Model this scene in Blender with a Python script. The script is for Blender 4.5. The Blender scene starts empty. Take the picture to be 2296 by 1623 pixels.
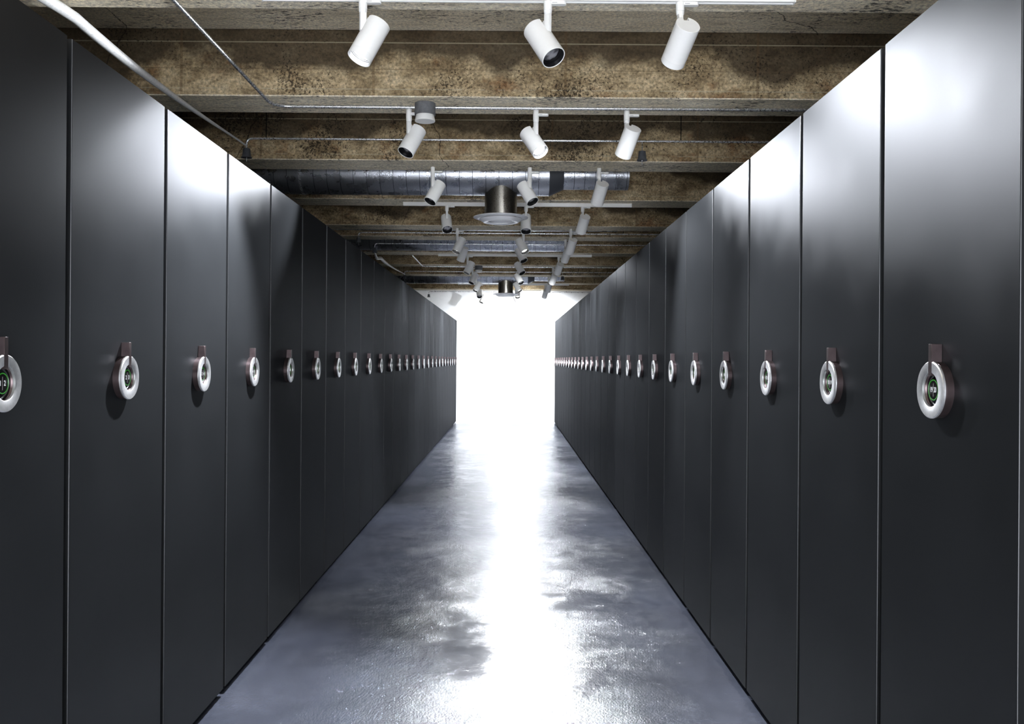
import bpy, bmesh, math, random
from mathutils import Vector, Matrix
random.seed(4)
R = math.radians
S = bpy.context.scene
COL = S.collection
CH = 1.51                                   # camera height

# ------------------------------------------------------------------ camera, world, exposure
cam_d = bpy.data.cameras.new('camera')
cam = bpy.data.objects.new('camera', cam_d); COL.objects.link(cam)
cam_d.sensor_width = 36.0
cam_d.lens = 1990 / 2296 * 36.0
cam_d.shift_x = 0.0022; cam_d.shift_y = -0.0024
cam_d.clip_start = 0.02
cam.location = (0, 0, CH)
cam.rotation_euler = (R(90), R(-0.42), 0)
S.camera = cam

W = bpy.data.worlds.new('world'); S.world = W; W.use_nodes = True
# added fill light from behind the camera: world brighter from below than from above
_wt = W.node_tree; _tc = _wt.nodes.new('ShaderNodeTexCoord'); _sp = _wt.nodes.new('ShaderNodeSeparateXYZ'); _rp = _wt.nodes.new('ShaderNodeValToRGB')
_wt.links.new(_tc.outputs['Generated'], _sp.inputs[0]); _wt.links.new(_sp.outputs[2], _rp.inputs[0])
_rp.color_ramp.elements[0].position = 0.0; _rp.color_ramp.elements[0].color = (0.92, 0.95, 1.0, 1)
_rp.color_ramp.elements[1].position = 0.12; _rp.color_ramp.elements[1].color = (0.40, 0.415, 0.43, 1)
_wt.links.new(_rp.outputs[0], W.node_tree.nodes['Background'].inputs[0])
W.node_tree.nodes['Background'].inputs[1].default_value = 18.0
S.view_settings.view_transform = 'Standard'
S.view_settings.look = 'None'
S.view_settings.gamma = 1.0
S.view_settings.exposure = 0.0
S.view_settings.use_curve_mapping = False

# lamp energies (watts), colour
LAMP_W = 95.0
LAMP_COL = (0.93, 0.96, 1.0)

# ------------------------------------------------------------------ layout numbers
AL, BR = 1.265, 1.072                       # aisle: left face x=-AL, right face x=+BR
RH = CH + 0.913                             # rack top
PITCH = 0.713
JL, JR = 2.54, 2.565                        # first joints
WALL_Y = 21.16
ZB = CH + 1.585                             # beam undersides
ZS = CH + 1.99                              # slab
BEAMS = [(1.95, 2.32), (3.665, 4.034), (5.371, 5.740), (7.090, 7.462), (8.822, 9.207), (10.54, 10.90),
         (11.47, 11.83), (13.19, 13.57), (14.90, 15.27), (16.62, 16.98), (18.35, 18.72), (20.07, 20.44)]
PER = 9.525

# ------------------------------------------------------------------ material helpers
def mat(name):
    m = bpy.data.materials.new(name); m.use_nodes = True
    nt = m.node_tree
    b = nt.nodes['Principled BSDF']
    return m, nt, b
def N(nt, t, **k):
    n = nt.nodes.new(t)
    for a, v in k.items():
        if a.startswith('i_'):
            n.inputs[a[2:].replace('_', ' ')].default_value = v
        else: setattr(n, a, v)
    return n
def ramp(nt, fac, stops, interp='LINEAR'):
    r = nt.nodes.new('ShaderNodeValToRGB'); r.color_ramp.interpolation = interp
    e = r.color_ramp.elements
    while len(e) < len(stops): e.new(0.5)
    for i, (p, c) in enumerate(stops):
        e[i].position = p
        e[i].color = c if len(c) == 4 else (*c, 1)
    nt.links.new(fac, r.inputs[0]); return r.outputs[0]
def mix(nt, fac, a, b, mode='MIX'):
    n = nt.nodes.new('ShaderNodeMix'); n.data_type = 'RGBA'; n.blend_type = mode
    for sock, v in ((n.inputs[0], fac), (n.inputs[6], a), (n.inputs[7], b)):
        if hasattr(v, 'is_linked') or hasattr(v, 'links'): nt.links.new(v, sock)
        elif isinstance(v, (int, float)): sock.default_value = v
        else: sock.default_value = (*v, 1)
    return n.outputs[2]
def mth(nt, op, a, b=0.0, c=0.0):
    n = nt.nodes.new('ShaderNodeMath'); n.operation = op
    for s, v in zip(n.inputs, (a, b, c)):
        if hasattr(v, 'links'): nt.links.new(v, s)
        else: s.default_value = v
    return n.outputs[0]
def noise(nt, vec, scale, detail=4, rough=0.55, dist=0.0):
    n = nt.nodes.new('ShaderNodeTexNoise')
    n.inputs['Scale'].default_value = scale; n.inputs['Detail'].default_value = detail
    n.inputs['Roughness'].default_value = rough; n.inputs['Distortion'].default_value = dist
    nt.links.new(vec, n.inputs['Vector']); return n.outputs[0]
def mapped(nt, scale=(1, 1, 1), loc=(0, 0, 0)):
    tc = nt.nodes.new('ShaderNodeTexCoord'); mp = nt.nodes.new('ShaderNodeMapping')
    mp.inputs['Scale'].default_value = scale; mp.inputs['Location'].default_value = loc
    nt.links.new(tc.outputs['Object'], mp.inputs[0]); return mp.outputs[0]
def bump(nt, b, h, strength=0.3, dist=0.01):
    n = nt.nodes.new('ShaderNodeBump'); n.inputs['Strength'].default_value = strength
    n.inputs['Distance'].default_value = dist
    nt.links.new(h, n.inputs['Height']); nt.links.new(n.outputs[0], b.inputs['Normal'])
def simple(name, col, rough, metal=0.0, spec=0.5, nscale=0, namp=0.0):
    m, nt, b = mat(name)
    b.inputs['Base Color'].default_value = (*col, 1); b.inputs['Roughness'].default_value = rough
    b.inputs['Metallic'].default_value = metal; b.inputs['Specular IOR Level'].default_value = spec
    if nscale:
        v = mapped(nt); f = noise(nt, v, nscale, 5)
        lo = tuple(c * (1 - namp) for c in col); hi = tuple(min(1, c * (1 + namp)) for c in col)
        nt.links.new(ramp(nt, f, [(0.3, lo), (0.7, hi)]), b.inputs['Base Color'])
        rr = ramp(nt, f, [(0.3, (rough * 0.85,) * 3), (0.7, (rough * 1.15,) * 3)])
        nt.links.new(rr, b.inputs['Roughness'])
    return m
def emit(name, col, st):
    m, nt, b = mat(name)
    b.inputs['Base Color'].default_value = (0, 0, 0, 1)
    b.inputs['Emission Color'].default_value = (*col, 1); b.inputs['Emission Strength'].default_value = st
    return m

M = {}
# satin anthracite coated steel: dark diffuse under a satin clear surface
def satin(name, col, r0, r1):
    m, nt, b = mat(name); nt.nodes.remove(b)
    out = [n for n in nt.nodes if n.type == 'OUTPUT_MATERIAL'][0]
    v = mapped(nt)
    df = nt.nodes.new('ShaderNodeBsdfDiffuse'); gl = nt.nodes.new('ShaderNodeBsdfAnisotropic'); gl.distribution = 'BECKMANN'
    nt.links.new(ramp(nt, noise(nt, v, 2.2, 4), [(0.3, tuple(c * 0.85 for c in col)), (0.7, tuple(c * 1.15 for c in col))]), df.inputs['Color'])
    nt.links.new(ramp(nt, noise(nt, v, 3.1, 5), [(0.35, (r0,) * 3), (0.65, (r1,) * 3)]), gl.inputs['Roughness'])
    gl.inputs['Color'].default_value = (0.93, 0.95, 1.0, 1)
    mx = nt.nodes.new('ShaderNodeMixShader')
    mx.inputs[0].default_value = 0.040; nt.links.new(df.outputs[0], mx.inputs[1]); nt.links.new(gl.outputs[0], mx.inputs[2])
    nt.links.new(mx.outputs[0], out.inputs[0])
    return m
M['panel'] = satin('anthracite_panel', (0.0095, 0.0102, 0.0112), 0.42, 0.46)
M['carcass'] = simple('carcass_metal', (0.02, 0.021, 0.023), 0.5, nscale=5, namp=0.2)
M['plinth'] = simple('black_plinth', (0.003, 0.003, 0.003), 0.8, spec=0.1)
M['bronze'] = simple('bronze_anodised', (0.085, 0.064, 0.067), 0.33, metal=0.85, nscale=60, namp=0.08)
# brushed aluminium ring
m, nt, b = mat('brushed_aluminium')
v = mapped(nt); f = noise(nt, v, 60, 6, 0.65)
nt.links.new(ramp(nt, f, [(0.3, (0.62, 0.63, 0.65)), (0.7, (0.86, 0.86, 0.88))]), b.inputs['Base Color'])
nt.links.new(ramp(nt, f, [(0.3, (0.42,) * 3), (0.7, (0.30,) * 3)]), b.inputs['Roughness'])
b.inputs['Metallic'].default_value = 0.9
M['alu'] = m
M['recess'] = simple('black_glass', (0.006, 0.006, 0.007), 0.08)
M['screen'] = simple('screen_black', (0.002, 0.002, 0.002), 0.25)
M['green'] = emit('green_ring', (0.03, 0.36, 0.02), 0.55)
M['digit'] = emit('digit_white', (0.9, 0.95, 1.0), 0.9)
M['sepline'] = emit('line_grey', (0.6, 0.55, 0.6), 0.45)
M['white'] = simple('white_powdercoat', (0.88, 0.88, 0.87), 0.45, nscale=8, namp=0.03)
M['black'] = simple('black_baffle', (0.004, 0.004, 0.005), 0.35)
M['groove'] = simple('groove_grey', (0.30, 0.30, 0.32), 0.5)
M['silver'] = simple('silver_baffle', (0.75, 0.76, 0.78), 0.25, metal=0.8, nscale=30, namp=0.1)
M['lens_on'] = emit('lens_lit', (1.0, 1.0, 1.0), 3.0)
m, nt, b = mat('lens_unlit')
b.inputs['Base Color'].default_value = (0.13, 0.13, 0.15, 1); b.inputs['Roughness'].default_value = 0.12
b.inputs['Emission Color'].default_value = (0.8, 0.85, 1, 1)
b.inputs['Coat Weight'].default_value = 1.0
v = mapped(nt); f = noise(nt, v, 30, 1)
nt.links.new(ramp(nt, f, [(0.4, (0.08, 0.08, 0.09)), (0.62, (0.30, 0.30, 0.33))]), b.inputs['Base Color'])
M['lens_off'] = m
M['galv'] = simple('galvanised_conduit', (0.66, 0.67, 0.70), 0.28, metal=0.85, nscale=70, namp=0.07)
M['hose'] = simple('silver_hose', (0.88, 0.89, 0.90), 0.35, metal=0.15, nscale=70, namp=0.12)
M['greybox'] = simple('grey_junction_box', (0.13, 0.135, 0.145), 0.6, nscale=40, namp=0.25)
M['opal'] = simple('opal_white', (0.85, 0.85, 0.83), 0.4)
M['iron'] = simple('dark_grey_cone', (0.07, 0.075, 0.085), 0.55, nscale=30, namp=0.3)
M['steel'] = simple('brushed_steel_spigot', (0.42, 0.40, 0.36), 0.30, metal=1.0, nscale=150, namp=0.10)
M['diffuser'] = simple('white_diffuser', (0.84, 0.85, 0.88), 0.25)

# spiral duct: thin seams every 12 cm, dimpled zinc skin
def ductmat(name, col, dimple):
    m, nt, b = mat(name)
    v = mapped(nt)
    f = noise(nt, v, 110, 4, 0.6)
    base = ramp(nt, f, [(0.35, tuple(c * 0.86 for c in col)), (0.6, col)])
    b.inputs['Metallic'].default_value = 0.95
    nt.links.new(base, b.inputs['Base Color'])
    nt.links.new(ramp(nt, noise(nt, v, 9, 3), [(0.35, (0.24,) * 3), (0.65, (0.34,) * 3)]), b.inputs['Roughness'])
    bump(nt, b, noise(nt, v, 60, 3, 0.6), dimple, 0.004)
    return m
M['duct'] = ductmat('zinc_spiral_duct', (0.50, 0.52, 0.57), 0.30)
M['duct_plain'] = simple('dark_zinc_reducer', (0.12, 0.125, 0.14), 0.45, metal=0.8)
M['seam'] = simple('duct_seam', (0.07, 0.075, 0.09), 0.4, metal=0.9)

# stained board-marked concrete (faces of the beams)
def concrete(name, face):
    m, nt, b = mat(name)
    v = mapped(nt, loc=(0.0, 0.0, 0.0))
    big = noise(nt, mapped(nt, (0.55, 0.8, 1.3), (3.1, 0, 7.7)), 1.6, 5, 0.6, 0.35)
    mid = noise(nt, mapped(nt, (0.8, 0.8, 1.6)), 6.0, 7, 0.7)
    fine = noise(nt, v, 60, 8, 0.75)
    if face:
        c1 = ramp(nt, mid, [(0.28, (0.13, 0.085, 0.045)), (0.42, (0.31, 0.232, 0.135)),
                            (0.56, (0.53, 0.42, 0.265)), (0.75, (0.68, 0.58, 0.40))])
        rust = ramp(nt, noise(nt, mapped(nt, (1, 1, 1.4), (5, 2, 1)), 4.0, 6, 0.7), [(0.55, (0, 0, 0)), (0.68, (1, 1, 1))])
        c1 = mix(nt, mth(nt, 'MULTIPLY', rust, 0.7), c1, (0.26, 0.125, 0.05))
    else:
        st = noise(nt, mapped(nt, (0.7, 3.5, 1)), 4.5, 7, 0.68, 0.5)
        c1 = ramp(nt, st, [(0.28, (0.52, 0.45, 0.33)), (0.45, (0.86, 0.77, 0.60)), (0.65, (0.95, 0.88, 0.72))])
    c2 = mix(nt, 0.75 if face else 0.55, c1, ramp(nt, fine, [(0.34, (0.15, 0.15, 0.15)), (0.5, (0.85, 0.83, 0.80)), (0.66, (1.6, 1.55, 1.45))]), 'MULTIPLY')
    sep = nt.nodes.new('ShaderNodeSeparateXYZ'); nt.links.new(v, sep.inputs[0])
    if face:
        # damp stain creeping down from the slab with a scalloped lower edge
        h = mth(nt, 'SUBTRACT', sep.outputs[2], ZB)                      # 0 .. 0.405
        edge = mth(nt, 'ADD', -0.17, mth(nt, 'MULTIPLY', noise(nt, mapped(nt, (0.9, 0.5, 0.7), (1.3, 0, 0)), 1.5, 4, 0.5, 0.5), 0.78))
        s = mth(nt, 'MULTIPLY_ADD', mth(nt, 'SUBTRACT', h, edge), 14.0, 0.5)
        n = nt.nodes.new('ShaderNodeClamp'); nt.links.new(s, n.inputs[0])
        c2 = mix(nt, mth(nt, 'MULTIPLY', n.outputs[0], 0.84), c2, (0.050, 0.036, 0.022))
        # formwork joints: horizontal and sparse vertical
        for z0, wdt, colr, amt in ((0.326, 0.0035, (0.55, 0.50, 0.36), 0.5), (0.045, 0.003, (0.50, 0.46, 0.34), 0.45), (0.165, 0.0025, (0.13, 0.09, 0.05), 0.5)):
            d = mth(nt, 'ABSOLUTE', mth(nt, 'SUBTRACT', h, z0))
            k = mth(nt, 'LESS_THAN', d, wdt)
            k = mth(nt, 'MULTIPLY', k, mth(nt, 'GREATER_THAN', noise(nt, mapped(nt, (1, 1, 1), (z0 * 9, 4, 0)), 3.0, 3), 0.44 if amt < 0.5 else 0.30))
            c2 = mix(nt, mth(nt, 'MULTIPLY', k, amt), c2, colr)
        bx = mth(nt, 'ABSOLUTE', mth(nt, 'SUBTRACT', mth(nt, 'FRACT', mth(nt, 'MULTIPLY_ADD', sep.outputs[0], 0.86, 0.22)), 0.5))
        kk = mth(nt, 'MULTIPLY', mth(nt, 'LESS_THAN', bx, 0.007), 0.45)
        c2 = mix(nt, kk, c2, (0.14, 0.085, 0.04))
    # pits and black mould flecks gathered in patches
    pit = noise(nt, mapped(nt, (1, 1, 1) if face else (0.7, 2.0, 1), (2, 2, 2)), 62 if face else 30, 7, 0.74, 0.15)
    patch = noise(nt, mapped(nt, (1, 1, 1), (9, 1, 3)), 1.9, 4, 0.6)
    pk = mth(nt, 'ADD', pit, mth(nt, 'MULTIPLY', mth(nt, 'SUBTRACT', patch, 0.5), 0.55))
    pm = ramp(nt, pk, [(0.585, (0, 0, 0)), (0.625, (1, 1, 1))])
    c2 = mix(nt, mth(nt, 'MULTIPLY', pm, 0.88), c2, (0.020, 0.014, 0.009) if face else (0.045, 0.040, 0.035))
    # a few meandering cracks
    w = nt.nodes.new('ShaderNodeTexVoronoi'); w.feature = 'DISTANCE_TO_EDGE'; w.inputs['Scale'].default_value = 0.42
    wv = nt.nodes.new('ShaderNodeVectorMath'); wv.operation = 'ADD'
    nn = nt.nodes.new('ShaderNodeTexNoise'); nn.inputs['Scale'].default_value = 3.5; nn.inputs['Detail'].default_value = 6
    nt.links.new(v, nn.inputs[0]); sc = nt.nodes.new('ShaderNodeVectorMath'); sc.operation = 'SCALE'; sc.inputs[3].default_value = 0.22
    nt.links.new(nn.outputs[1], sc.inputs[0]); nt.links.new(v, wv.inputs[0]); nt.links.new(sc.outputs[0], wv.inputs[1])
    nt.links.new(wv.outputs[0], w.inputs['Vector'])
    ck = mth(nt, 'MULTIPLY', mth(nt, 'LESS_THAN', w.outputs[0], 0.0013), mth(nt, 'GREATER_THAN', noise(nt, mapped(nt, (1, 1, 0.2), (7, 5, 0)), 0.5, 2), 0.52))
    c2 = mix(nt, mth(nt, 'MULTIPLY', ck, 0.8), c2, (0.02, 0.015, 0.01))
    nt.links.new(c2, b.inputs['Base Color'])
    b.inputs['Roughness'].default_value = 0.85; b.inputs['Specular IOR Level'].default_value = 0.25
    hh = mth(nt, 'SUBTRACT', mth(nt, 'ADD', mth(nt, 'MULTIPLY', fine, 0.5), mid), mth(nt, 'MULTIPLY', pm, 0.8))
    bump(nt, b, hh, 0.45, 0.008)
    return m
M['conc_face'] = concrete('stained_concrete_face', True)
M['conc_soffit_lit'] = concrete('concrete_soffit_bounce_light', False)  # undersides paler than the faces: floor bounce light put into the colour

# sealed concrete floor
m, nt, b = mat('sealed_concrete_floor')
v = mapped(nt)
f1 = noise(nt, mapped(nt, (1, 0.7, 1)), 1.3, 6, 0.62, 0.3); f2 = noise(nt, v, 9, 8, 0.7)
c = ramp(nt, f1, [(0.3, (0.021, 0.0235, 0.034)), (0.55, (0.041, 0.046, 0.063)), (0.75, (0.068, 0.074, 0.097))])
c = mix(nt, 0.5, c, ramp(nt, f2, [(0.3, (0.55,) * 3), (0.7, (1.15,) * 3)]), 'MULTIPLY')
nt.links.new(c, b.inputs['Base Color'])
wet = noise(nt, mapped(nt, (1, 0.8, 1), (4, 4, 0)), 1.1, 6, 0.65)
grit = noise(nt, v, 95, 3, 0.6)
grit2 = noise(nt, v, 230, 2, 0.6)
nt.links.new(ramp(nt, mth(nt, 'ADD', mth(nt, 'MULTIPLY', f2, 0.4), mth(nt, 'MULTIPLY', wet, 0.6)), [(0.35, (0.17,) * 3), (0.65, (0.27,) * 3)]), b.inputs['Roughness'])
b.inputs['Specular IOR Level'].default_value = 0.7; b.inputs['IOR'].default_value = 1.62
patch = ramp(nt, mth(nt, 'ADD', mth(nt, 'MULTIPLY', wet, 0.6), mth(nt, 'MULTIPLY', noise(nt, v, 6, 5, 0.7), 0.4)), [(0.42, (0.06,) * 3), (0.60, (0.9,) * 3)])
hh = mth(nt, 'MULTIPLY', mth(nt, 'ADD', grit, mth(nt, 'MULTIPLY', grit2, 0.4)), patch)
hh = mth(nt, 'ADD', mth(nt, 'MULTIPLY', hh, 1.0), mth(nt, 'MULTIPLY', noise(nt, mapped(nt, (1, 1, 1)), 5, 5, 0.7), 0.12))
bump(nt, b, hh, 0.58, 0.0055)
M['floor'] = m
# white plastered wall
m, nt, b = mat('white_skimmed_wall')
v = mapped(nt)
nt.links.new(ramp(nt, noise(nt, v, 1.5, 7, 0.7, 0.4), [(0.3, (0.72, 0.73, 0.75)), (0.6, (0.86, 0.87, 0.88))]), b.inputs['Base Color'])
b.inputs['Roughness'].default_value = 0.7
bump(nt, b, noise(nt, v, 14, 6), 0.08, 0.01)
M['wall'] = m
M['sidewall'] = simple('grey_side_wall', (0.10, 0.10, 0.105), 0.8, nscale=2, namp=0.15)

# ------------------------------------------------------------------ mesh helpers
def obj(name, bm, m, parent=None, smooth=False, loc=None):
    me = bpy.data.meshes.new(name); bmesh.ops.recalc_face_normals(bm, faces=bm.faces); bm.to_mesh(me); bm.free()
    for mm in (m if isinstance(m, (list, tuple)) else [m]): me.materials.append(mm)
    if smooth:
        for p in me.polygons: p.use_smooth = True
        me.set_sharp_from_angle(angle=R(38))
    o = bpy.data.objects.new(name, me); COL.objects.link(o)
    if loc is not None: o.location = loc
    if parent: o.parent = parent
    return o
def tag(o, label=None, cat=None, group=None, kind=None):
    if label: o['label'] = label
    if cat: o['category'] = cat
    if group: o['group'] = group
    if kind: o['kind'] = kind
    return o
def empty(name, loc=(0, 0, 0)):
    o = bpy.data.objects.new(name, None); o.empty_display_size = 0.1; COL.objects.link(o); o.location = loc; return o
def box(bm, lo, hi, bev=0.0, seg=2):
    r = bmesh.ops.create_cube(bm, size=1.0)
    vs = r['verts']
    for v_ in vs:
        v_.co = Vector([lo[i] + (v_.co[i] + 0.5) * (hi[i] - lo[i]) for i in range(3)])
    if bev:
        es = list({e for v_ in vs for e in v_.link_edges})
        bmesh.ops.bevel(bm, geom=es, offset=bev, segments=seg, profile=0.5, affect='EDGES')
def lathe(bm, prof, mtx=None, seg=48, mi=0, cap=(False, False)):
    """prof: list of (r, z); rotates about local z."""
    mtx = mtx or Matrix()
    rings = []
    for r, z in prof:
        if r < 1e-6: rings.append([bm.verts.new(mtx @ Vector((0, 0, z)))])
        else: rings.append([bm.verts.new(mtx @ Vector((r * math.cos(2 * math.pi * i / seg), r * math.sin(2 * math.pi * i / seg), z))) for i in range(seg)])
    for a, c_ in zip(rings, rings[1:]):
        for i in range(seg):
            j = (i + 1) % seg
            if len(a) == 1 and len(c_) == 1: continue
            if len(a) == 1: f_ = bm.faces.new((a[0], c_[i], c_[j]))
            elif len(c_) == 1: f_ = bm.faces.new((a[i], a[j], c_[0]))
            else: f_ = bm.faces.new((a[i], a[j], c_[j], c_[i]))
            f_.material_index = mi
    if cap[0] and len(rings[0]) > 1: bm.faces.new(rings[0]).material_index = mi
    if cap[1] and len(rings[-1]) > 1: bm.faces.new(rings[-1]).material_index = mi
def tube(bm, pts, rad, seg=16, caps=True):
    """sweep a circle along pts; rad scalar or list"""
    pts = [Vector(p) for p in pts]
    rs = rad if isinstance(rad, (list, tuple)) else [rad] * len(pts)
    up = None; prev = None
    for i, p in enumerate(pts):
        if i == 0: t = pts[1] - p
        elif i == len(pts) - 1: t = p - pts[i - 1]
        else: t = (pts[i + 1] - p).normalized() + (p - pts[i - 1]).normalized()
        t.normalize()
        if up is None:
            up = Vector((0, 0, 1)) if abs(t.z) < 0.9 else Vector((1, 0, 0))
        up = (up - t * up.dot(t)).normalized(); sd = t.cross(up)
        ring = [bm.verts.new(p + (up * math.cos(2 * math.pi * k / seg) + sd * math.sin(2 * math.pi * k / seg)) * rs[i]) for k in range(seg)]
        if prev:
            for k in range(seg):
                j = (k + 1) % seg; bm.faces.new((prev[k], prev[j], ring[j], ring[k]))
        elif caps: bm.faces.new(ring)
        prev = ring
    if caps: bm.faces.new(prev)
def prism(bm, poly, axis, a0, a1, mi=0):
    """poly of 2D pts extruded along axis 0/1/2"""
    def P(u, w, a):
        return {0: (a, u, w), 1: (u, a, w), 2: (u, w, a)}[axis]
    A = [bm.verts.new(P(u, w, a0)) for u, w in poly]; B = [bm.verts.new(P(u, w, a1)) for u, w in poly]
    fs = [bm.faces.new(A), bm.faces.new(B)]
    n = len(poly)
    for i in range(n): fs.append(bm.faces.new((A[i], A[(i + 1) % n], B[(i + 1) % n], B[i])))
    for f_ in fs: f_.material_index = mi
    return A + B
def bend(p0, c, p1, r, n=8):
    """points of a rounded corner"""
    p0, c, p1 = Vector(p0), Vector(c), Vector(p1)
    a = c + (p0 - c).normalized() * r; b_ = c + (p1 - c).normalized() * r
    out = []
    for i in range(n + 1):
        t = i / n; out.append(a * (1 - t) ** 2 + c * 2 * t * (1 - t) + b_ * t * t)
    return out

# ------------------------------------------------------------------ the setting
X0, X1 = -4.3, 4.1
bm = bmesh.new(); box(bm, (X0, -1.0, -0.12), (X1, WALL_Y + 0.2, 0.0)); tag(obj('floor', bm, M['floor']), kind='structure')
bm = bmesh.new(); box(bm, (X0, -1.0, ZS), (X1, WALL_Y + 0.2, ZS + 0.15)); tag(obj('ceiling', bm, M['conc_soffit_lit']), kind='structure')
bm = bmesh.new(); box(bm, (X0, WALL_Y, 0.0), (X1, WALL_Y + 0.2, ZS)); tag(obj('wall_back', bm, M['wall']), kind='structure')
bm = bmesh.new(); box(bm, (X0 - 0.15, -1.0, 0.0), (X0, WALL_Y + 0.2, ZS)); tag(obj('wall_left', bm, M['sidewall']), kind='structure')
bm = bmesh.new(); box(bm, (X1, -1.0, 0.0), (X1 + 0.15, WALL_Y + 0.2, ZS)); tag(obj('wall_right', bm, M['sidewall']), kind='structure')
bm = bmesh.new()                            # unseen wall added behind the camera; its opening confines fill light to the aisle
box(bm, (X0, -1.2, 0.0), (-1.25, -1.0, ZS)); box(bm, (1.05, -1.2, 0.0), (X1, -1.0, ZS)); box(bm, (-1.25, -1.2, 2.75), (1.05, -1.0, ZS))
tag(obj('wall_light_mask', bm, M['sidewall']), kind='structure')
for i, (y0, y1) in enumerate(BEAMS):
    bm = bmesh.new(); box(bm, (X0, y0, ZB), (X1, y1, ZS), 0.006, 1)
    o = obj('trim_%d' % (i + 1), bm, [M['conc_face'], M['conc_soffit_lit']]); tag(o, kind='structure')
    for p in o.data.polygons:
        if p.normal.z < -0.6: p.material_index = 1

# ------------------------------------------------------------------ mobile shelving racks
PW = PITCH - 0.029                          # panel width
def panel_bm(s):
    bm = bmesh.new()
    h = PW / 2; z0 = 0.035; zt = RH
    poly = [(-h, z0), (h, z0), (h, zt), (h - 0.017, zt), (h - 0.017, zt - 0.003), (-h + 0.017, zt - 0.003), (-h + 0.017, zt), (-h, zt)]
    xa, xb = (0.0, 0.022)
    prism(bm, poly, 0, s * xa, s * xb)
    bm.edges.ensure_lookup_table()
    es = [e for e in bm.edges if abs(e.verts[0].co.x) < 1e-5 and abs(e.verts[1].co.x) < 1e-5]
    bmesh.ops.bevel(bm, geom=es, offset=0.0022, segments=2, profile=0.5, affect='EDGES')
    return bm
HZ = 1.442                                  # centre of the grip ring
RO, RI = 0.071, 0.0425
def ring_matrix(s, x=0.0):
    # local z -> out of the panel towards the aisle; local y -> up
    zx = Vector((-s, 0, 0)); yy = Vector((0, 0, 1)); xx = yy.cross(zx)
    m3 = Matrix((xx, yy, zx)).transposed().to_4x4()
    return Matrix.Translation((x, 0, HZ)) @ m3
def make_rack(s):
    X = -AL if s < 0 else BR
    root = empty('mobile_shelving_rack', (X, 0, 0))
    obj('end_panel', panel_bm(s), M['panel'], root)
    bm = bmesh.new(); a, b_ = sorted((s * 0.0225, s * 2.55))
    box(bm, (a, -PW / 2 + 0.012, 0.09), (b_, PW / 2 - 0.012, RH - 0.015), 0.003, 1)
    obj('shelf_carcass', bm, M['carcass'], root)
    bm = bmesh.new(); a, b_ = sorted((s * 0.06, s * 2.5))
    box(bm, (a, -PW / 2 + 0.02, 0.0), (b_, PW / 2 - 0.02, 0.0895))
    obj('plinth', bm, M['plinth'], root)
    # handle: round bronze drum, top bar, aluminium split ring, display
    mx = ring_matrix(s)
    bm = bmesh.new()
    lathe(bm, [(RO - 0.001, 0.0), (RO - 0.001, 0.0175), (RO - 0.003, 0.019), (RI + 0.004, 0.019), (RI + 0.002, 0.017), (RI, 0.006), (0, 0.006)], mx, 64)
    box(bm, (min(0, -s * 0.0268), -0.0085, HZ + 0.035), (max(0, -s * 0.0268), 0.0085, HZ + 0.1145), 0.0008, 1)
    hd = obj('handle', bm, M['bronze'], root, True)
    # split ring: annulus with a slot at the top
    bm = bmesh.new()
    seg = 72; half = 0.0100
    def ann(r, z, n=seg):
        a0 = math.asin(half / r) if r > 0 else 0
        st = math.pi / 2 + a0; en = math.pi / 2 - a0 + 2 * math.pi
        return [mx @ Vector((r * math.cos(st + (en - st) * i / n), r * math.sin(st + (en - st) * i / n), z)) for i in range(n + 1)]
    prof = [(RO - 0.001, 0.0195), (RO, 0.0205), (RO, 0.0245), (RO - 0.0025, 0.0270), (RI + 0.002, 0.0270), (RI, 0.0255), (RI, 0.0195)]
    loops = [[bm.verts.new(p) for p in ann(r, z)] for r, z in prof]
    for i in range(len(loops)):
        A, B = loops[i], loops[(i + 1) % len(loops)]
        for k in range(seg): bm.faces.new((A[k], A[k + 1], B[k + 1], B[k]))
    bm.faces.new([l[0] for l in loops]); bm.faces.new([l[-1] for l in loops])
    obj('grip_ring', bm, M['alu'], hd, True)
    bm = bmesh.new(); lathe(bm, [(RI - 0.001, 0.0062), (RI - 0.001, 0.0135), (0.030, 0.0165), (0.0285, 0.0165), (0, 0.0165)], mx, 48)
    obj('display_bezel', bm, M['recess'], hd, True)
    bm = bmesh.new(); lathe(bm, [(0.0275, 0.0166), (0.0275, 0.0174), (0, 0.0174)], mx, 48)
    obj('screen', bm, M['screen'], hd, True)
    bm = bmesh.new(); lathe(bm, [(0.0262, 0.0175), (0.0262, 0.0179), (0.0236, 0.0179), (0.0236, 0.0175)], mx, 48)
    obj('light_ring', bm, M['green'], hd)
    bm = bmesh.new(); box(bm, (-0.0004, -0.0165, 0.0175), (0.0004, 0.0165, 0.0179)); bmesh.ops.transform(bm, matrix=mx, verts=bm.verts)
    obj('divider_line', bm, M['sepline'], hd)
    return root
TXT = {}
def digits_mesh(text):
    if text in TXT: return TXT[text]
    cu = bpy.data.curves.new('digits', 'FONT'); cu.body = text; cu.size = 0.0185; cu.align_x = 'CENTER'; cu.align_y = 'CENTER'
    cu.offset = 0.00018; cu.resolution_u = 3
    t = bpy.data.objects.new('tmp_digits', cu); COL.objects.link(t)
    bpy.context.view_layer.update()
    me = bpy.data.meshes.new_from_object(t.evaluated_get(bpy.context.evaluated_depsgraph_get()))
    bpy.data.objects.remove(t); bpy.data.curves.remove(cu)
    me.materials.clear(); me.materials.append(M['digit'])
    TXT[text] = me; return me
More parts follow.
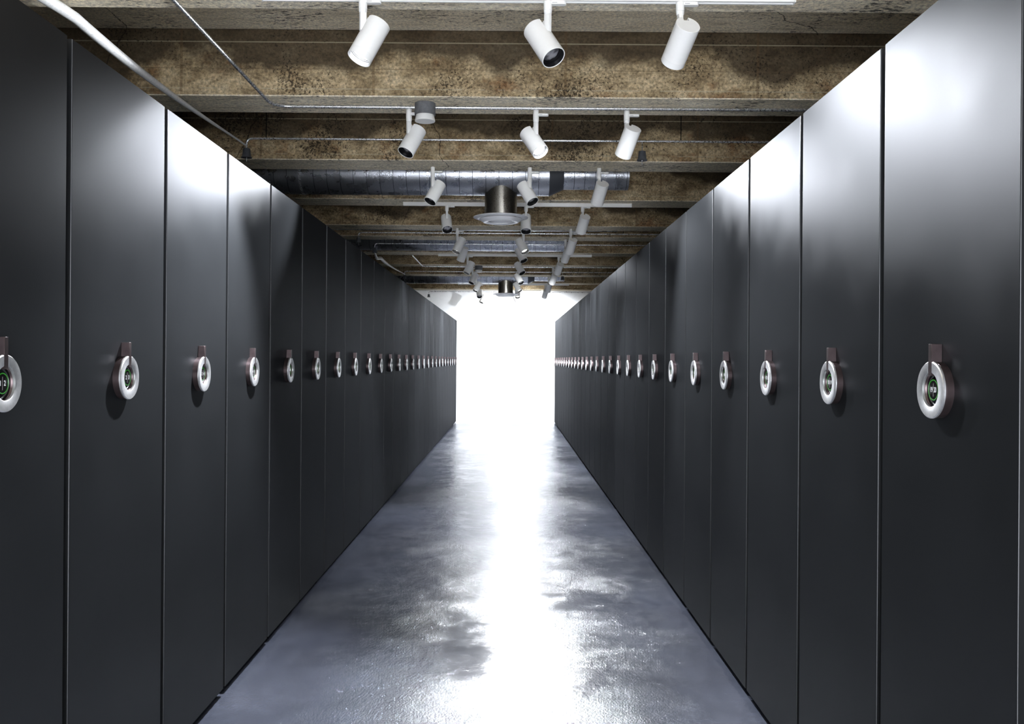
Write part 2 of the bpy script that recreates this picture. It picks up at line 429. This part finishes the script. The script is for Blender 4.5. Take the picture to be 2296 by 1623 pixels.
def numeral(s, k, hd, Y):
    if s < 0: pair = (k + 1, k + 2) if 0 <= k <= 10 else None
    else: pair = (19 - k, 20 - k) if k <= 10 else None
    if not pair: return
    mx = ring_matrix(s)
    for j, n in enumerate(pair):
        me = digits_mesh(str(n)).copy()
        two = n > 9
        sx = 0.70 if two else 0.85
        off = (0.0094 if two else 0.0095) * (-1 if j == 0 else 1)
        me.transform(mx @ Matrix.Translation((off, 0, 0.0180)) @ Matrix.Diagonal((sx, 1, 1, 1)))
        o = bpy.data.objects.new('numeral', me); COL.objects.link(o); o.parent = hd
def dup(root, loc):
    r = root.copy(); COL.objects.link(r); r.location = loc
    for ch in list(root.children):
        c_ = ch.copy(); COL.objects.link(c_); c_.parent = r
        for g in ch.children:
            d = g.copy(); COL.objects.link(d); d.parent = c_
    return r
ORD = ['nearest', 'second', 'third', 'fourth', 'fifth', 'sixth', 'seventh', 'eighth', 'ninth', 'tenth', 'eleventh', 'twelfth', 'thirteenth', 'fourteenth',
       'fifteenth', 'sixteenth', 'seventeenth', 'eighteenth', 'nineteenth', 'twentieth', 'twenty-first', 'twenty-second', 'twenty-third',
       'twenty-fourth', 'twenty-fifth', 'twenty-sixth', 'farthest']
for s, J0, side in ((-1, JL, 'left'), (1, JR, 'right')):
    proto = make_rack(s)
    X = proto.location.x
    roots = []
    for k in range(0, 27):
        r = proto if k == 0 else dup(proto, (0, 0, 0))
        r.location = (X, J0 - PITCH / 2 + PITCH * k, 0)
        roots.append(r)
    for k, r in enumerate(roots):
        w = 'numbered %d and %d' % ((k + 1, k + 2) if s < 0 else (19 - k, 20 - k)) if k < 4 else ''
        if k == 0 and s < 0: lab = 'nearest dark shelving rack at the left edge, display reading 1 2'
        elif k == 0: lab = 'nearest dark shelving rack on the right with ring handle and display reading 1920'
        elif k < 4: lab = '%s anthracite shelving rack from the camera on the %s, display %s' % (ORD[k], side, w)
        elif k == 26: lab = 'farthest anthracite shelving rack on the %s of the aisle, against the white end wall' % side
        else: lab = '%s anthracite shelving rack counted from the camera on the %s of the aisle' % (ORD[k], side)
        tag(r, lab, 'shelving rack', 'mobile shelving racks along the %s side of the aisle' % side)
        hd = [c_ for c_ in r.children if c_.name.startswith('handle')][0]
        numeral(s, k, hd, 0)

# ------------------------------------------------------------------ ceiling tracks and spotlights
TB = ZB - 0.034
def track(y, where):
    bm = bmesh.new()
    h = 0.018
    prof = [(-h, 0), (-h, -0.034), (-0.009, -0.034), (-0.009, -0.024), (0.009, -0.024), (0.009, -0.034), (h, -0.034), (h, 0)]
    prism(bm, [(y + a, ZB + b_) for a, b_ in prof], 0, -1.083, 1.218)
    root = empty('lighting_track', (0, y, ZB)); 
    o = obj('track_rail', bm, M['white'], root); o.matrix_parent_inverse = Matrix.Translation((0, -y, -ZB))
    for xx in (-1.083, 1.218):
        bm = bmesh.new(); a, b_ = sorted((xx, xx + (0.006 if xx > 0 else -0.006)))
        box(bm, (a, y - h - 0.001, ZB - 0.035), (b_, y + h + 0.001, ZB), 0.001, 1)
        c_ = obj('end_cap', bm, M['white'], root); c_.matrix_parent_inverse = Matrix.Translation((0, -y, -ZB))
    tag(root, 'white lighting track bar under the %s' % where, 'lighting track', 'white tracks carrying the spotlights')
for y, wh in ((3.845, 'nearest beam at the top of the photo'), (8.985, 'beam beside the large round diffuser'),
              (3.845 + PER, 'beam at mid distance, hung with three spotlights'), (8.985 + PER, 'beam beside the far round diffuser')):
    track(y, wh)

BR_ = 0.0535; BL = 0.192; PA = 0.070         # spot body radius, length, pivot distance below the top
def housing_mesh():
    bm = bmesh.new()
    seg = 56
    # local frame: origin on the pivot line, body axis at x=-0.045; +z towards the closed end
    cx = -0.045
    def circ(r, notch=0.0):
        pts = []
        for i in range(seg):
            a = 2 * math.pi * i / seg
            x, y = r * math.cos(a), r * math.sin(a)
            pts.append((x, y))
        if notch:
            keep = [(x, y) for x, y in pts if not (x > 0 and abs(y) < 0.0125)]
            # start after the slot, going round, and close with the slot walls
            keep.sort(key=lambda p: (math.atan2(p[1], p[0]) % (2 * math.pi)))
            xe = math.sqrt(r * r - 0.0125 ** 2)
            return [(xe, 0.0125)] + keep + [(xe, -0.0125), (r - notch, -0.0125), (r - notch, 0.0125)]
        return pts
    zt = PA; zb = PA - BL
    up = circ(BR_, 0.024)
    A = [bm.verts.new((cx + x, y, zt - 0.0015)) for x, y in up]; B = [bm.verts.new((cx + x, y, -0.012)) for x, y in up]
    T = [bm.verts.new((cx + x * 0.975, y * 0.975 if abs(y) > 0.0126 else y, zt)) for x, y in up]
    bm.faces.new(T)
    n = len(up)
    for i in range(n):
        j = (i + 1) % n
        bm.faces.new((A[i], A[j], B[j], B[i])); bm.faces.new((A[i], A[j], T[j], T[i]))
    mt = Matrix.Translation((cx, 0, 0))
    # lower tube, hollow mouth, fine joint line for the front bezel
    lathe(bm, [(0, -0.012), (BR_, -0.012), (BR_, zb + 0.030), (BR_ - 0.0006, zb + 0.0295), (BR_ - 0.0006, zb + 0.0287), (BR_, zb + 0.028),
               (BR_, zb + 0.001), (BR_ - 0.001, zb), (BR_ - 0.0032, zb), (BR_ - 0.0036, zb + 0.001), (BR_ - 0.0036, zb + 0.004)], mt, seg)
    return bm
def baffle_bm():
    bm = bmesh.new(); zb = PA - BL; mt = Matrix.Translation((-0.045, 0, 0))
    lathe(bm, [(BR_ - 0.0038, zb + 0.0025), (BR_ - 0.005, zb + 0.022), (BR_ - 0.009, zb + 0.023), (BR_ - 0.009, zb + 0.027), (BR_ - 0.012, zb + 0.028),
               (BR_ - 0.013, zb + 0.040), (0, zb + 0.041)], mt, 48)
    return bm
def lens_bm():
    bm = bmesh.new(); zb = PA - BL; mt = Matrix.Translation((-0.045, 0, 0))
    lathe(bm, [(BR_ - 0.0135, zb + 0.036), (BR_ - 0.0145, zb + 0.033), (0.026, zb + 0.029), (0.012, zb + 0.0275), (0, zb + 0.027)], mt, 48)
    return bm
def adapter_bm(flush=True):
    # origin at the beam underside; box body in the track, round collar below, side lever towards +x
    bm = bmesh.new()
    if flush: lathe(bm, [(0, -0.0006), (0.0172, -0.0006), (0.0172, -0.0345)], None, 32)
    n = 12
    poly = [(0.0, -0.013), (0.066, -0.013)] + [(0.066 + 0.013 * math.sin(math.pi * i / n), -0.013 * math.cos(math.pi * i / n)) for i in range(1, n)] + [(0.066, 0.013), (0.0, 0.013)]
    prism(bm, poly, 2, -0.048, -0.0345)
    lathe(bm, [(0, -0.0345), (0.0185, -0.0345), (0.0185, -0.072), (0.0170, -0.0725), (0.0170, -0.0740), (0.0178, -0.0745), (0.0170, -0.085), (0.0145, -0.088), (0, -0.088)], None, 32)
    return bm
def slot_bm():
    bm = bmesh.new(); box(bm, (0.018, -0.0132, -0.0435), (0.040, -0.0130, -0.0410)); return bm
PZ = -0.162                                   # pivot below the beam underside
def arm_bm():
    bm = bmesh.new()
    box(bm, (-0.0145, -0.0105, PZ - 0.004), (0.0145, 0.0105, -0.086), 0.004, 2)
    return bm
ME = {}
def shared(key, fn, mats, smooth=True):
    if key not in ME:
        o = obj(key, fn(), mats, None, smooth); ME[key] = o.data; bpy.data.objects.remove(o)
    return ME[key]
def child(name, me, parent, mtx=None):
    o = bpy.data.objects.new(name, me); COL.objects.link(o); o.parent = parent
    if mtx is not None: o.matrix_local = mtx
    return o
def spotlight(x, y, d, lens, baf, watts, label, size=104, blend=0.85, flush=True, aim=None):
    root = empty('track_spotlight', (x, y, ZB))
    tag(root, label, 'spotlight', 'white cylinder spotlights hung under the beams')
    child('track_adapter', shared('track_adapter' if flush else 'rail_adapter', lambda: adapter_bm(flush), M['white']), root)
    child('lever_slot', shared('lever_slot', slot_bm, M['groove'], False), root)
    d = Vector(d).normalized()
    h = Vector((d.x, d.y, 0)).normalized()
    ang = math.atan2(h.y, h.x)
    child('swivel_arm', shared('swivel_arm', arm_bm, M['white']), root, Matrix.Rotation(ang, 4, 'Z'))
    e3 = -d; e2 = e3.cross(h).normalized(); e1 = e2.cross(e3).normalized()
    m3 = Matrix((e1, e2, e3)).transposed().to_4x4()
    hm = Matrix.Translation((0, 0, PZ)) @ m3
    hs = child('housing', shared('housing', housing_mesh, M['white']), root, hm)
    child('baffle', shared('baffle_' + baf, baffle_bm, M[baf]), hs)
    child('lens', shared('lens_' + lens, lens_bm, M[lens]), hs)
    if watts > 0:
        ld = bpy.data.lights.new('spot_beam', 'SPOT'); ld.energy = watts * LAMP_W; ld.color = LAMP_COL
        ld.spot_size = R(size); ld.spot_blend = blend; ld.shadow_soft_size = 0.03
        lo = bpy.data.objects.new('spot_beam', ld); COL.objects.link(lo); lo.parent = hs
        lo.matrix_local = Matrix.Translation((-0.045, 0, PA - BL - 0.006))
        if aim:                                        # beam aimed off the tube axis, added to place a highlight on the racks
            q = Vector(aim).normalized().to_track_quat('-Z', 'Y').to_matrix()
            lo.matrix_local = Matrix.Translation((-0.045, 0, PA - BL - 0.006)) @ (m3.to_3x3().inverted() @ q).to_4x4()
    return root
ROWS = [  # y, description, [(direction, lens, baffle, power, cone) x3]
    (3.845, 'the nearest track',
     [((-.417, -.21, -.885), 'lens_on', 'silver', 11.0, 88), ((.42, -.43, -.80), 'lens_off', 'black', 4.2, 94), ((-.192, .80, -.569), 'lens_off', 'black', 1.6, 90)]),
    (5.600, 'the second beam by the ceiling box',
     [((-.387, -.35, -.854), 'lens_off', 'black', 4.5, 60), ((.43, -.49, -.755), 'lens_on', 'silver', 6.5, 96), ((-.256, .60, -.758), 'lens_off', 'black', 1.0, 90)]),
    (7.330, 'the third beam before the large duct',
     [((-.40, -.35, -.846), 'lens_off', 'black', 0.1, 70), ((.436, -.385, -.81), 'lens_off', 'black', 1.2, 100), ((-.18, .65, -.74), 'lens_off', 'black', 1.2, 90)]),
    (8.985, 'the fourth beam by the large diffuser',
     [((.12, -.65, -.75), 'lens_off', 'black', 1.2, 80), ((.01, -.50, -.866), 'lens_off', 'black', 7.0, 96), ((-.18, .68, -.71), 'lens_off', 'black', 1.2, 90)]),
    (10.74, 'the fifth beam', [((-.375, -.28, -.885), 'lens_on', 'black', 1.5, 76), ((.375, -.45, -.81), 'lens_on', 'black', 4.0, 104), ((-.2, .60, -.77), 'lens_off', 'black', 7.0, 96)]),
    (11.68, 'the sixth beam before the middle duct', [((-.31, .35, -.88), 'lens_off', 'black', 0.1, 60), ((.40, -.40, -.82), 'lens_off', 'black', 1.5, 108), ((-.25, .60, -.76), 'lens_off', 'black', 7.0, 96)]),
    (13.37, 'the seventh beam', [((-.417, -.21, -.885), 'lens_on', 'black', 2, 70), ((.42, -.43, -.80), 'lens_off', 'black', 1.5, 108), ((-.192, .70, -.65), 'lens_off', 'black', 8.0, 96)]),
    (15.125, 'the eighth beam by the far ceiling box', [((-.387, -.35, -.854), 'lens_off', 'black', 4.0, 44), ((.43, -.49, -.755), 'lens_off', 'black', 0.2, 70), ((-.256, .60, -.758), 'lens_off', 'black', 9.0, 96)]),
    (16.855, 'the ninth beam', [((-.40, -.35, -.846), 'lens_on', 'black', 5.0, 70), ((.436, -.385, -.81), 'lens_on', 'black', 3.0, 108), ((-.18, .65, -.74), 'lens_off', 'black', 6.0, 100)]),
    (18.51, 'the tenth beam by the far diffuser', [((.12, -.65, -.75), 'lens_off', 'black', 0.2, 60), ((.01, -.50, -.866), 'lens_on', 'black', 3.0, 108), ((-.18, .68, -.71), 'lens_off', 'black', 5, 130)]),
    (20.265, 'the farthest beam by the white wall', [((-.375, -.28, -.885), 'lens_on', 'black', 3.0, 110), ((.375, -.45, -.81), 'lens_on', 'silver', 2.0, 100), ((-.2, .60, -.77), 'lens_off', 'black', 3.5, 170)]),
]
LOOK = {0: 'left', 1: 'middle', 2: 'right'}
for ri, (y, where, lamps) in enumerate(ROWS):
    for ci, (d, lens, baf, p, cone) in enumerate(lamps):
        x = (-0.647, 0.154, 0.727)[ci]
        extra = ', tilted away' if d[1] > 0 else (', lens glowing white' if lens == 'lens_on' else ', dark mouth showing')
        spotlight(x, y, d, lens, baf, p, '%s white spotlight on %s%s' % (LOOK[ci], where, extra), size=cone, blend=0.6, aim=(-.60, -.75, -.28) if (ci == 0 and ri in (1, 7)) else None, flush=ri not in (0, 3, 6, 9))

# ------------------------------------------------------------------ conduits, boxes, sprinklers
def conduit_run(y0, dy, label):
    z = CH + 1.568; Yc = 5.535 + dy; Xr = -1.487
    pts = [(Xr, y0, z)] + bend((Xr, y0, z), (Xr, Yc, z), (3, Yc, z), 0.13) + [(3.2, Yc, z)]
    bm = bmesh.new(); tube(bm, pts, 0.0095, 16)
    root = tag(obj('conduit', bm, M['galv'], None, True), label, 'conduit', 'bent galvanised conduits under the beams')
conduit_run(2.6, 0.0, 'bent galvanised conduit along the second beam, running to the top edge of the photo')
conduit_run(13.45, PER, 'thin galvanised conduit bent along a far beam, beside the distant round ceiling box')

def ceiling_box(dy, label):
    x, y = -0.537, 5.51 + dy
    root = empty('ceiling_box', (x, y, ZB)); tag(root, label, 'ceiling sensor', 'round ceiling boxes with white covers')
    bm = bmesh.new(); lathe(bm, [(0, 0), (0.0645, -0.0005), (0.0645, -0.073), (0.058, -0.073), (0.058, -0.066), (0, -0.066)], None, 40)
    obj('mounting_box', bm, M['greybox'], root, True)
    bm = bmesh.new(); lathe(bm, [(0, -0.067), (0.054, -0.067), (0.056, -0.075), (0.063, -0.107), (0.0615, -0.111), (0, -0.113)], None, 40)
    obj('cover', bm, M['opal'], root, True)
ceiling_box(0, 'grey round ceiling box with white cover under the second beam')
ceiling_box(PER, 'small far round ceiling box with white cover above the left spotlights')

def drop_cone(root, x, y, z, zc):
    # thin drop from the pipe, dark bell cone, pin
    bm = bmesh.new()
    lathe(bm, [(0, 0), (0.0235, 0.0), (0.0245, -0.003), (0.031, -0.055), (0.0375, -0.0625), (0.0375, -0.066), (0, -0.063)], Matrix.Translation((x, y, zc)), 32)
    c_ = obj('bell_cover', bm, M['iron'], root, True)
    bm = bmesh.new(); tube(bm, [(x, y, zc - 0.06), (x, y, zc - 0.093)], 0.0035, 10)
    obj('pin', bm, M['galv'], c_, True)
def sprinkler_line(y, z, xl, dzc, label, right_cone=None, hangers=(), zh=ZS):
    root = empty('sprinkler_pipe', (0, 0, 0)); tag(root, label, 'sprinkler pipe', 'thin cross pipes between the beams')
    zc = CH + 1.492 + dzc
    pts = [(xl, y, zc)] + bend((xl, y, zc), (xl, y, z), (3, y, z), 0.045) + [(3.2, y, z)]
    bm = bmesh.new(); tube(bm, pts, 0.0075, 14); obj('pipe', bm, M['galv'], root, True)
    drop_cone(root, xl, y, z, zc)
    if right_cone:
        bm = bmesh.new(); tube(bm, [(right_cone, y, z - 0.006), (right_cone, y, zc)], 0.0035, 10); obj('drop_rod', bm, M['galv'], root, True)
        drop_cone(root, right_cone, y, z, zc)
    for hx in hangers:
        bm = bmesh.new(); tube(bm, [(hx, y, z + 0.006), (hx, y, zh)], 0.003, 8); obj('hanger_rod', bm, M['plinth'], root, True)
    return root
sprinkler_line(6.334, CH + 1.564, -1.889, 0, 'thin pipe across the second bay with a dark bell at its left elbow', 0.934, (-1.75, 1.21))
sprinkler_line(6.334 + PER, CH + 1.564, -1.889, 0, 'far thin pipe crossing behind the distant round ceiling box, bell at its left elbow', 0.934, (-1.75, 1.21))
sprinkler_line(11.03, CH + 1.566, -1.89, 0.01, 'thin pipe just behind the fifth beam with a dark bell at the left', None, (-1.5, 1.4))
sprinkler_line(20.60, CH + 1.566, -1.89, 0.01, 'thin pipe against the top of the white end wall with a bell at the left', None, (-1.75, 1.3))
sprinkler_line(11.95, CH + 1.548, -1.83, 0, 'thin pipe in front of the middle duct with a dark bell at its left elbow', None, (-1.70,))

def hose(dy, y_start, label):
    ys = [y_start + (6.30 + dy - y_start) * i / 28 for i in range(29)]
    pts, rs = [], []
    ya = 2.42 + dy
    for y in ys:
        t = (y - ya) / (6.30 + dy - ya)
        pts.append((-1.83 - 0.055 * t - 0.125 * math.sin(math.pi * min(1, max(0, t))), y, CH + 1.44 + 0.10 * min(1, max(0, (t - 0.2) / 0.2)) - 0.03 * t))
        rs.append(0.006 + 0.019 * max(0.0, math.sin(math.pi * min(1, max(0, t ** 0.75)))) ** 1.4)
    pts[-1] = (-1.889, 6.325 + dy, CH + 1.510)
    bm = bmesh.new(); tube(bm, pts, rs, 20)
    tag(obj('flexible_hose', bm, M['hose'], None, True), label, 'hose', 'silver hoses running to the bells')
hose(0, 2.52, 'silver hose thick at the top left corner, narrowing down to the nearest bell')
hose(PER, 2.54 + PER, 'distant silver hose slanting between two dark bells at the left')

# ------------------------------------------------------------------ ducts and diffusers
def duct_section(name, root, x0, x1, y, z, r, m, pitch=0.119, capl=True, capr=True):
    bm = bmesh.new()
    mt = Matrix.Translation((x0, y, z)) @ Matrix.Rotation(R(90), 4, 'Y')
    L = x1 - x0
    lathe(bm, [(0, 0), (r, 0), (r, L), (0, L)], mt, 64)
    o = obj(name, bm, m, root, True)
    if pitch:
        bm = bmesh.new(); k = 1
        while k * pitch < L - 0.01:
            xx = k * pitch
            lathe(bm, [(r - 0.001, xx - 0.0026), (r + 0.0024, xx - 0.0020), (r + 0.0024, xx + 0.0020), (r - 0.001, xx + 0.0026)], mt, 64)
            k += 1
        obj('spiral_seam', bm, M['seam'], o, True)
    return o
def straps(root, xs, y, z, r):
    for x in xs:
        bm = bmesh.new()
        mt = Matrix.Translation((x, y, z)) @ Matrix.Rotation(R(90), 4, 'Y')
        lathe(bm, [(r + 0.001, -0.01), (r + 0.004, -0.01), (r + 0.004, 0.01), (r + 0.001, 0.01)], mt, 48)
        tube(bm, [(x, y, z + r), (x, y, ZS)], 0.004, 8)
        obj('hanger_strap', bm, M['galv'], root)
def diffuser(root, x, y, zduct, z0):
    bm = bmesh.new()
    t = Matrix.Translation((x, y, 0))
    lathe(bm, [(0.1475, zduct), (0.1475, z0 + 0.155), (0.1462, z0 + 0.154), (0.1462, z0 + 0.151), (0.1475, z0 + 0.150), (0.1475, z0 + 0.004)], t, 64)
    obj('spigot', bm, M['steel'], root, True)
    bm = bmesh.new()
    lathe(bm, [(0.145, z0 + 0.012), (0.235, z0 + 0.004), (0.252, z0 - 0.002), (0.252, z0 - 0.006), (0.215, z0 - 0.018), (0.212, z0 - 0.012), (0.150, z0 + 0.006)], t, 64)
    f_ = obj('diffuser_rim', bm, M['diffuser'], root, True)
    bm = bmesh.new()
    lathe(bm, [(0.10, z0 - 0.008), (0.195, z0 - 0.018), (0.198, z0 - 0.022), (0.163, z0 - 0.048), (0.155, z0 - 0.050), (0.122, z0 - 0.047), (0.112, z0 - 0.040), (0.105, z0 - 0.046), (0.05, z0 - 0.056), (0, z0 - 0.058)], t, 64)
    obj('diffuser_cone', bm, M['diffuser'], root, True)
def big_duct(dy, label):
    Y = 8.14 + dy; Z = CH + 1.70
    root = empty('spiral_duct', (0, 0, 0)); tag(root, label, 'air duct', 'spiral ducts across the aisle')
    duct_section('main_duct', root, -2.25, 0.345, Y, Z, 0.197, M['duct'])
    # elbow turning down at the left end
    bm = bmesh.new()
    c0 = Vector((-2.25, Y, Z)); pts = [c0 + Vector((-0.30 * math.sin(a), 0, -0.30 * (1 - math.cos(a)))) for a in [R(90) * i / 10 for i in range(11)]]
    tube(bm, pts, 0.197, 48)
    obj('elbow', bm, M['duct'], root, True)
    bm = bmesh.new(); mt = Matrix.Translation((0.345, Y, Z)) @ Matrix.Rotation(R(90), 4, 'Y')
    lathe(bm, [(0.198, 0), (0.198, 0.01), (0.141, 0.125), (0.141, 0.135)], mt, 64); obj('reducer', bm, M['duct_plain'], root, True)
    duct_section('narrow_duct', root, 0.478, 1.07, Y, Z, 0.138, M['duct'], 0.095)
    straps(root, (-1.9, -0.75), Y, Z, 0.197); straps(root, (0.85,), Y, Z, 0.138)
    diffuser(root, -0.092, Y, CH + 1.60, CH + 1.305)
big_duct(0, 'large spiral duct behind the third beam with the big white round diffuser')
big_duct(PER, 'far spiral duct with a small white round diffuser in front of the white wall')
for (Y, Z, r, xa, xb, lab) in ((11.23, CH + 1.765, 0.14, -3.0, 1.35, 'narrow spiral duct half hidden behind the fifth beam'),
                               (12.33, CH + 1.70, 0.197, -3.0, 0.74, 'middle spiral duct brightly lit at its left end, without a diffuser')):
    root = empty('spiral_duct', (0, 0, 0)); tag(root, lab, 'air duct', 'spiral ducts across the aisle')
    duct_section('main_duct', root, xa, xb, Y, Z, r, M['duct'], 0.152); straps(root, (-2.2, 0.3), Y, Z, r)
